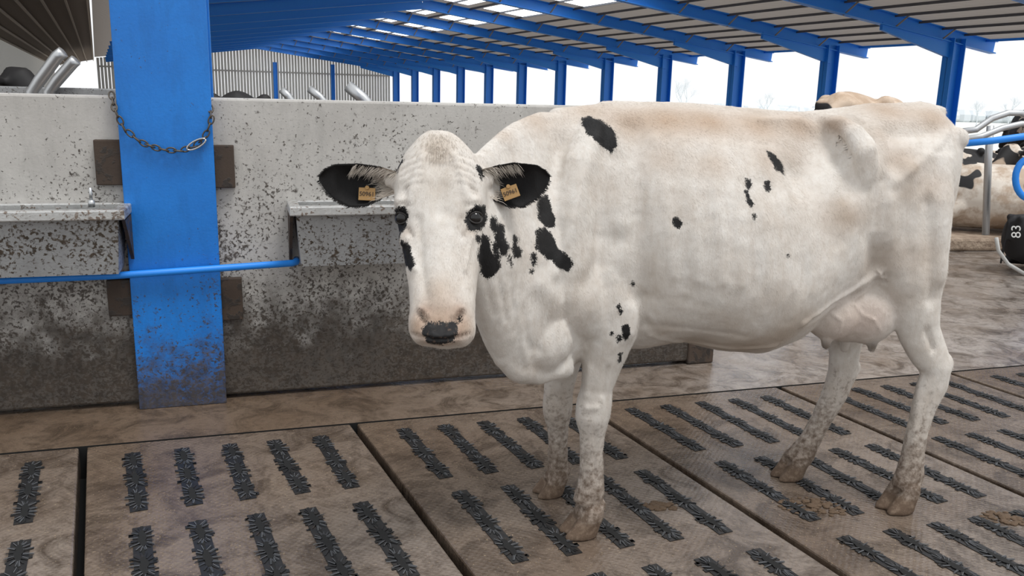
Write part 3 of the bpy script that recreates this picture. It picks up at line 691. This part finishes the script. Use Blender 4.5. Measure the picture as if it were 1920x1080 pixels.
me2.polygons.foreach_set('use_smooth',[True]*len(me2.polygons))
nt=len(verts); ecol=(.60,.53,.46)
def setattrs(m_,cols,sp_,di_,no_):
    x=m_.attributes.new('coat','FLOAT_COLOR','POINT'); x.data.foreach_set('color',cols.ravel())
    for nm,vv in (('spot',sp_),('dirt',di_),('nose',no_)):
        x=m_.attributes.new(nm,'FLOAT','POINT'); x.data.foreach_set('value',vv)
cc_=np.ones((nt,4)); cc_[:nb,:3]=base; cc_[nb:,:3]=ecol; z_=np.zeros(nt-nb)
setattrs(me2,cc_,np.concatenate([spot,np.array(ear_spot)]),np.concatenate([dirt,z_]),np.concatenate([nosew,z_+1]))
m_cow=mat('cow_coat',(.8,.75,.68),.75); n=N(m_cow)
c=n.attr('coat','Color')
c=n.mix(n.mr(n.noise(6,6,.65),.42,.7,0,.36),c,(.46,.37,.29))
c=n.mix(n.mr(n.noise(38,4,.6),.35,.75,0,.20),c,(.46,.39,.32))
streak=n.noise(14,5,.7,vec=n.mapping((3.5,3.5,.8))); c=n.mix(n.mr(streak,.45,.75,0,.32),c,(.48,.395,.32))
dt=n.attr('dirt')
c=n.mix(n.math('MULTIPLY',dt,.85),c,(.30,.22,.16))
dm=n.mr(n.math('SUBTRACT',n.math('ADD',n.noise(48,6,.68),n.math('MULTIPLY',dt,.42)),n.mr(dt,0.,.08,.95,.63)),0.,.30,0.,.9)
c=n.mix(dm,c,(.11,.072,.048))
sd=n.math('ADD',n.attr('spot'),n.math('ADD',n.math('MULTIPLY',n.math('SUBTRACT',n.noise(45,3,.6),.5),.024),n.math('MULTIPLY',n.math('SUBTRACT',n.noise(260,2,.6),.5),.018)))
f=n.mr(sd,-.002,.002,1.,0.); c=n.mix(f,c,(.008,.0075,.008))
nf=n.mr(n.attr('nose'),-.003,.002,1.,0.)
c=n.mix(n.math('MULTIPLY',nf,n.mr(n.noise(60,3,.6),.56,.70,0,.6)),c,(.14,.09,.065))
n.col(c); n.rough(n.math('SUBTRACT',n.mr(f,0,1,.78,.6),n.math('MULTIPLY',nf,.34)))
n.b.inputs['Specular IOR Level'].default_value=.3
fur=n.noise(70,5,.75,vec=n.mapping((5,5,1.2))); n.bump(n.math('ADD',fur,n.math('MULTIPLY',n.noise(20,5,.65),1.2)),.4,.006)
me2.materials.append(m_cow); body=bpy.data.objects.new('body',me2); COL.objects.link(body); body.parent=cowroot
# short coat hair
rng=np.random.default_rng(3)
headm=(co[:,1]<2.46)&(co[:,0]<.06)&(np.abs(co[:,0]+.20)<.26)
ok=(hoof<.3)&(nosew>.004)
for ex,ey in ((751,408),(892,408)):
    p=hit(ex,ey)[0]
    if p is not None: ok&=np.linalg.norm(co-np.array(p),axis=1)>.030
idx=np.concatenate([np.nonzero(ok)[0],np.nonzero(ok&headm)[0],np.nonzero(ok)[0][::2]])
rt=co[idx]; nn_=no[idx]; m_=len(idx)
flow=np.tile(-np.array(A)*.8-np.array([0,0,1.0]),(m_,1)); flow[headm[idx]]=np.array([0,-.1,-1.0])
flow+=rng.normal(0,.25,(m_,3)); tn=flow-nn_*(flow*nn_).sum(1)[:,None]; tn/=np.linalg.norm(tn,axis=1)[:,None]+1e-6
L_=np.where(headm[idx],.0085,.0115)*rng.uniform(.7,1.25,m_); wv=np.cross(nn_,tn)*.00045
rt=rt+tn*rng.uniform(-.004,.004,m_)[:,None]+wv*rng.uniform(-8,8,m_)[:,None]-nn_*.001
tipp=rt+tn*L_[:,None]+nn_*(L_*rng.uniform(.14,.36,m_))[:,None]
hv=np.stack([rt-wv,rt+wv,tipp],1).reshape(-1,3)-np.array(O)
hm=bpy.data.meshes.new('short_coat'); hm.vertices.add(m_*3); hm.vertices.foreach_set('co',hv.ravel()); hm.loops.add(m_*3); hm.loops.foreach_set('vertex_index',np.arange(m_*3,dtype=np.int32))
hm.polygons.add(m_); hm.polygons.foreach_set('loop_start',np.arange(m_,dtype=np.int32)*3); hm.update(); hm.validate()
hc=np.ones((m_*3,4)); hc[:,:3]=np.repeat(np.clip(base[idx]*rng.uniform(.80,1.10,m_)[:,None],0,.86),3,0)
setattrs(hm,hc,np.repeat(spot[idx],3),np.repeat(dirt[idx],3),np.ones(m_*3))
hm.materials.append(m_cow); ho=bpy.data.objects.new('short_coat',hm); COL.objects.link(ho); ho.parent=cowroot; ho['kind']='stuff'
m_hair=mat('pale_ear_hair',(.62,.56,.49),.7); m_hairk=mat('black_ear_hair',(.010,.009,.009),.6)
hairs.build('long_hair',m_hair,cowroot); hairk.build('ear_fringe',m_hairk,cowroot)
# eyes with dark lids
m_eye=mat('cow_eye',(.006,.005,.005),.07); m_lid=mat('dark_eyelid',(.016,.013,.012),.5)
for px,py in ((751,409),(893,408)):
    p,nn=hit(px,py)
    if p is None: p,nn=hit(px+8,py)
    tc=(CP-p).normalized(); nn=(nn*.6+tc*.4).normalized()
    side=(Z.cross(nn)).normalized(); up=nn.cross(side)
    c=p-nn*.0105
    mb=MB(); mb.sph(c,.0200,.0200,.0200,n=24,m=16); mb.build('eye',m_eye,cowroot,smooth=True)
    mb=MB(); ring=[]
    for j in range(29):
        q=2*math.pi*j/28; x_=math.cos(q)*.0195; y_=math.sin(q)*.0150
        zz_=math.sqrt(max(.0208**2-x_*x_-y_*y_,0)); ring.append(c+side*x_+up*y_+nn*(zz_-.0015))
    mb.tube(ring,.0030,8); mb.build('eyelid',m_lid,cowroot,smooth=True)
    lash=MB(); rnd=random.Random(px)
    for i in range(22):
        q=math.pi*(i+.5)/22; a=ring[int(q/(2*math.pi)*28)]; d=(nn*.7+up*.5+side*math.cos(q)*.6).normalized()
        a=a+side*rnd.uniform(-.002,.002)+up*.001; lash.tube([a,a+d*.005,a+d*.009],[.0005,.0004,.0002],3)
    lash.build('eyelashes',m_hairk,cowroot)
# ear tags
def ear_tag(px,py,F,rot,txt):
    c=fp(px,py,F); xa=(CR*math.cos(rot)+CU*math.sin(rot)); ya=(-CR*math.sin(rot)+CU*math.cos(rot)); za=xa.cross(ya)
    t=MB(); t.box(c,.0235,.018,.0015,xa,ya,za); t.tube([c+ya*.018+za*-.004,c+ya*.018+za*.005],.006,12)
    o=t.build('ear_tag',m_tag,cowroot,bevel=.001); o['label']='dull orange numbered ear tag'
    text_part(txt,.017,m_ink,c+za*.0025,xa,ya,o,'tag_number')
ear_tag(688,364,2.405,-.05,'50961'); ear_tag(957,361,2.405,.35,'50961')
# ================================================================== background cows
def bg_cow(lying,hz=0.):
    mb=MB(); X=V((1,0,0)); Y=V((0,1,0))
    sts=[(-.86,.10,1.40,1.1),(-.8,.2,1.45,.85),(-.6,.26,1.46,.78),(-.4,.28,1.45,.72),(-.1,.34,1.42,.60),(.2,.33,1.42,.60),(.45,.26,1.44,.62),(.62,.2,1.40,.62),(.78,.1,1.2,.75)]
    rings=[]
    for a,w,zt,zb in sts:
        if lying: zt=zt-.66; zb=max(zb-.66,0.03); w*=1.2
        zc=(zt+zb)/2-.03; rings.append([V((a,w*math.copysign(abs(math.cos(q))**1.15,math.cos(q)),zc+((zt-zc) if math.sin(q)>0 else (zc-zb))*math.sin(q))) for q in [2*math.pi*j/20 for j in range(20)]])
    mb.loft(rings); dz=-.62 if lying else 0
    for s in(-1,1): mb.sph(V((-.42,s*.2,1.38+dz)),.06,.06,.06); mb.sph(V((-.82,s*.1,1.36+dz)),.05,.04,.05)
    mb.etube([V((.5,0,1.1+dz)),V((.8,0,1.2+dz+hz*.6)),V((1.05,0,1.38+dz+hz))],[.18,.13,.1],[.32,.22,.14],Y)
    d2=dz+hz
    mb.etube([V((1.0,0,1.5+d2)),V((1.1,0,1.45+d2)),V((1.3,0,1.25+d2)),V((1.42,0,1.10+d2)),V((1.45,0,1.06+d2))],[.06,.11,.085,.075,.05],[.07,.13,.10,.075,.05],Y)
    for s in(-1,1):
        mb.etube([V((1.06,s*.09,1.44+d2)),V((1.06,s*.2,1.45+d2)),V((1.05,s*.28,1.42+d2))],[.03,.06,.02],[.02,.02,.01],Z)
        if lying:
            mb.etube([V((.5,s*.22,.3)),V((.75,s*.25,.15)),V((.95,s*.22,.07)),V((.7,s*.25,.05))],[.09,.07,.05,.04],[.1,.07,.05,.04],Y)
            mb.etube([V((-.55,s*.25,.45)),V((-.25,s*.38,.25)),V((-.5,s*.42,.1)),V((-.1,s*.45,.06)),V((.1,s*.45,.05))],[.16,.13,.07,.05,.04],[.2,.15,.08,.05,.04],Y)
        else:
            mb.etube([V((.5,s*.14,.9)),V((.53,s*.14,.65)),V((.55,s*.13,.4)),V((.54,s*.13,.1)),V((.58,s*.13,.0))],[.08,.065,.045,.035,.045],[.12,.08,.05,.04,.07],Y)
            mb.etube([V((-.6,s*.16,1.0)),V((-.5,s*.17,.75)),V((-.72,s*.16,.5)),V((-.68,s*.15,.12)),V((-.64,s*.15,0))],[.12,.1,.045,.035,.045],[.2,.14,.06,.04,.07],Y)
    mb.tube([V((-.84,0,1.38+dz)),V((-.92,0,1.3+dz)),V((-.93,.02,(.9+dz) if not lying else .1))],[.035,.03,.02],8)
    me=remesh(mb,.025,3,'t'); me.polygons.foreach_set('use_smooth',[True]*len(me.polygons)); return me
def patchmat(name,thr,off,white=(.70,.63,.55),sc=2.2):
    m=mat(name,white,.7); n=N(m); v=n.noise(sc,2,.5,vec=n.mapping(loc=(off,off*2,0)))
    c=n.mix(n.mr(n.noise(5,5,.65),.42,.58,0,.75),white,(.38,.26,.17)); n.col(n.mix(n.mr(v,thr-.006,thr+.006),c,(.014,.013,.014))); return m
pm={'w':patchmat('coat_mostly_white',.60,3.1),'t':patchmat('coat_tan_white',.60,5.3,(.60,.47,.36)),'b':patchmat('coat_mostly_black',.40,7.7),'m':patchmat('coat_half_black',.50,1.3,sc=2.6),'k':patchmat('coat_black',.05,2.)}
stand=bg_cow(False); low=bg_cow(False,-.45); lie=bg_cow(True)
def place(me,name_mat,px,F,z,rz,sc,label,group='cows in the background'):
    p=fp(px,300,F); root=empty('cow',(p.x,p.y,z),rz); root.scale=(sc,)*3; tag(root,label,'cow',group)
    mm=me.copy(); mm.materials.clear(); mm.materials.append(pm[name_mat]); o=bpy.data.objects.new('body',mm); COL.objects.link(o); o.parent=root; return root
place(low,'t',1625,7.0,.0,math.radians(52),1.10,'tan and white cow whose back shows just above the main cow\'s rump')
place(low,'k',457,7.6,0,math.radians(105),1.03,'black cow whose back just tops the wall right of the blue column')
place(stand,'k',-190,7.4,.0,math.radians(-5),1.06,'black cow head looking over the wall at the left frame edge')
place(lie,'w',1900,9.6,.14,math.radians(165),1.0,'white cow lying on the raised bed at right behind the hind leg')
kc=place(lie,'k',2024,8.0,.0,math.radians(10),.70,'black cow lying low at the right frame edge, branded with a white number')
place(lie,'m',1850,12.8,.14,math.radians(25),1.0,'black and white cow lying in the far row, below the blue rail')
place(lie,'m',2010,11.4,.14,math.radians(200),1.0,'black and white cow lying in the far row at the right edge')
place(low,'b',1925,16.5,.14,math.radians(80),.95,'mostly black cow standing behind the far row at the right edge')
mb=MB(); pts=[fp(x,y,7.75) for x,y in ((1868,446),(1872,470),(1890,495),(1925,516))]
mb.tube(pts,.018,8)
t_=mb.build('tail',m_white,None,smooth=True); bpy.context.view_layer.update(); t_.parent=kc; t_.matrix_parent_inverse=kc.matrix_world.inverted()
cbr=fp(1906,434,7.50)
fn=text_part('83',.12,m_white,cbr,CU,-CR,None,'brand_number'); fn.parent=kc; fn.matrix_parent_inverse=kc.matrix_world.inverted()
# bed and kerb
mb=MB(); pA=V((3.0,8.75,0)); pB=V((13,10.4,0)); pC=V((11,20,0)); pD=V((0.8,18,0))
mb.hexa([pA,pB,pC,pD]+[p+Z*.14 for p in (pA,pB,pC,pD)]); tag(mb.build('lying_bed',m_sand,bevel=.03),'raised sandy bed with kerb where cows lie at right','bed')
# cubicle rails right
def rail(name,pts,r,m,label,F=None,cat='rail',group=None):
    mb=MB(); mb.tube([fp(x,y,f) for x,y,f in pts],r,10); return tag(mb.build(name,m,smooth=True),label,cat,group)
rail('blue_rail',[(1790,271,7.6),(1860,264,7.5),(1990,246,7.4)],.03,m_bluec,'blue horizontal rail at right behind the cow\'s rump')
def arc(px,py,rx,ry,a0,a1,F,n=14): return [(px+rx*math.cos(math.radians(a0+(a1-a0)*i/n)),py-ry*math.sin(math.radians(a0+(a1-a0)*i/n)),F) for i in range(n+1)]
rail('cubicle_hoop',[(1806,246,8.2)]+[(1830,243,8.2),(1860,222,8.2),(1890,212,8.2),(1915,212,8.2),(1945,230,8.2),(1950,330,8.2),(1952,440,8.2)],.03,m_galv,'galvanised hoop arching above the blue rail, upper one','rail',group='galvanised cubicle hoops')
rail('cubicle_hoop',[(1800,262,8.0),(1840,256,8.0),(1880,240,8.0),(1915,232,8.0),(1960,236,8.0),(1966,430,8.0)],.028,m_galv,'galvanised hoop just over the blue rail, lower one','rail',group='galvanised cubicle hoops')
rail('cubicle_post',[(1857,236,8.6),(1853,300,8.6),(1848,440,8.6)],.035,m_galv,'pale upright cubicle post crossing the blue rail at right',cat='post')
ringp=arc(1932,335,28,38,60,-300,7.5,24)
rail('blue_ring',ringp+[(1952,330,7.5),(1962,400,7.5),(1950,560,7.5)],.028,m_bluec,'blue steel ring cut off by the right frame edge',cat='ring')
# left galvanised tubes behind wall
for pts,lab in (([(60,172,6.3),(75,150,6.3),(108,105,6.3),(118,98,6.3)],'fat galvanised tube leaning right above the left wall, first from left'),([(92,172,6.5),(108,150,6.5),(136,118,6.5),(142,113,6.5)],'fat galvanised tube leaning right above the left wall, beside the first'),
                ([(552,196,6.8),(540,180,6.8),(528,168,6.8)],'galvanised tube end above the wall, nearest the blue column'),([(615,200,6.6),(600,182,6.6),(580,166,6.6)],'galvanised tube end above the wall, second from the blue column'),([(700,205,6.2),(680,184,6.2),(652,161,6.2)],'large galvanised tube end above the wall, third from the blue column')):
    mb=MB(); q=[fp(x,y,f) for x,y,f in pts]; r=.042 if 'fat' in lab or 'large' in lab else .03; 
    b=q[0].copy(); b.z=0; mb.tube([b]+q,r,12); tag(mb.build('cubicle_tube',m_galv,smooth=True),lab,'tube','galvanised cubicle tubes behind the wall')
mb=MB(); mb.box(fp(90,166,6.6)-Z*.75,1.0,.05,.76); tag(mb.build('partition_board',m_tr,bevel=.01),'grey partition board edge behind the left wall under the tubes','board')
# manure lumps
m_dung=mat('dung',(.10,.062,.035),.8); nn_2=N(m_dung); nn_2.bump(nn_2.noise(60,5),.8,.01)
for (px,py,r,l,cnt) in ((1525,950,.10,'flat brown dung pile between the hind hooves',90),(1240,950,.05,'small dung crumbs on the mat right of the front hoof',46),(1885,972,.07,'crumbly dung patch near the right frame edge',60)):
    p=gp(px,py); mb=MB(); rnd=random.Random(px)
    for i in range(cnt):
        a=rnd.uniform(0,6.3); q=r*math.sqrt(rnd.random()); s=rnd.uniform(.005,.016)*(1.1-q/r*.6); mb.sph((p.x+q*math.cos(a)*1.3,p.y+q*math.sin(a)*.8,s*.25),s*1.5,s*1.2,s*.55,n=7,m=5)
    tag(mb.build('dung_pile',m_dung),l,'dung')
# ------------------------------------------------------------------ light
w=bpy.data.worlds.new('world'); SC.world=w; w.use_nodes=True; bg=w.node_tree.nodes['Background']; bg.inputs[0].default_value=(.965,.985,1,1); bg.inputs[1].default_value=1.05
sun=bpy.data.lights.new('sun','SUN'); sun.energy=1.9; sun.angle=math.radians(18); sun.color=(1,.985,.96)
so=bpy.data.objects.new('sun',sun); COL.objects.link(so); so.rotation_euler=V((.36,-.25,1.0)).to_track_quat('Z','Y').to_euler()
SC.view_settings.view_transform='Standard'
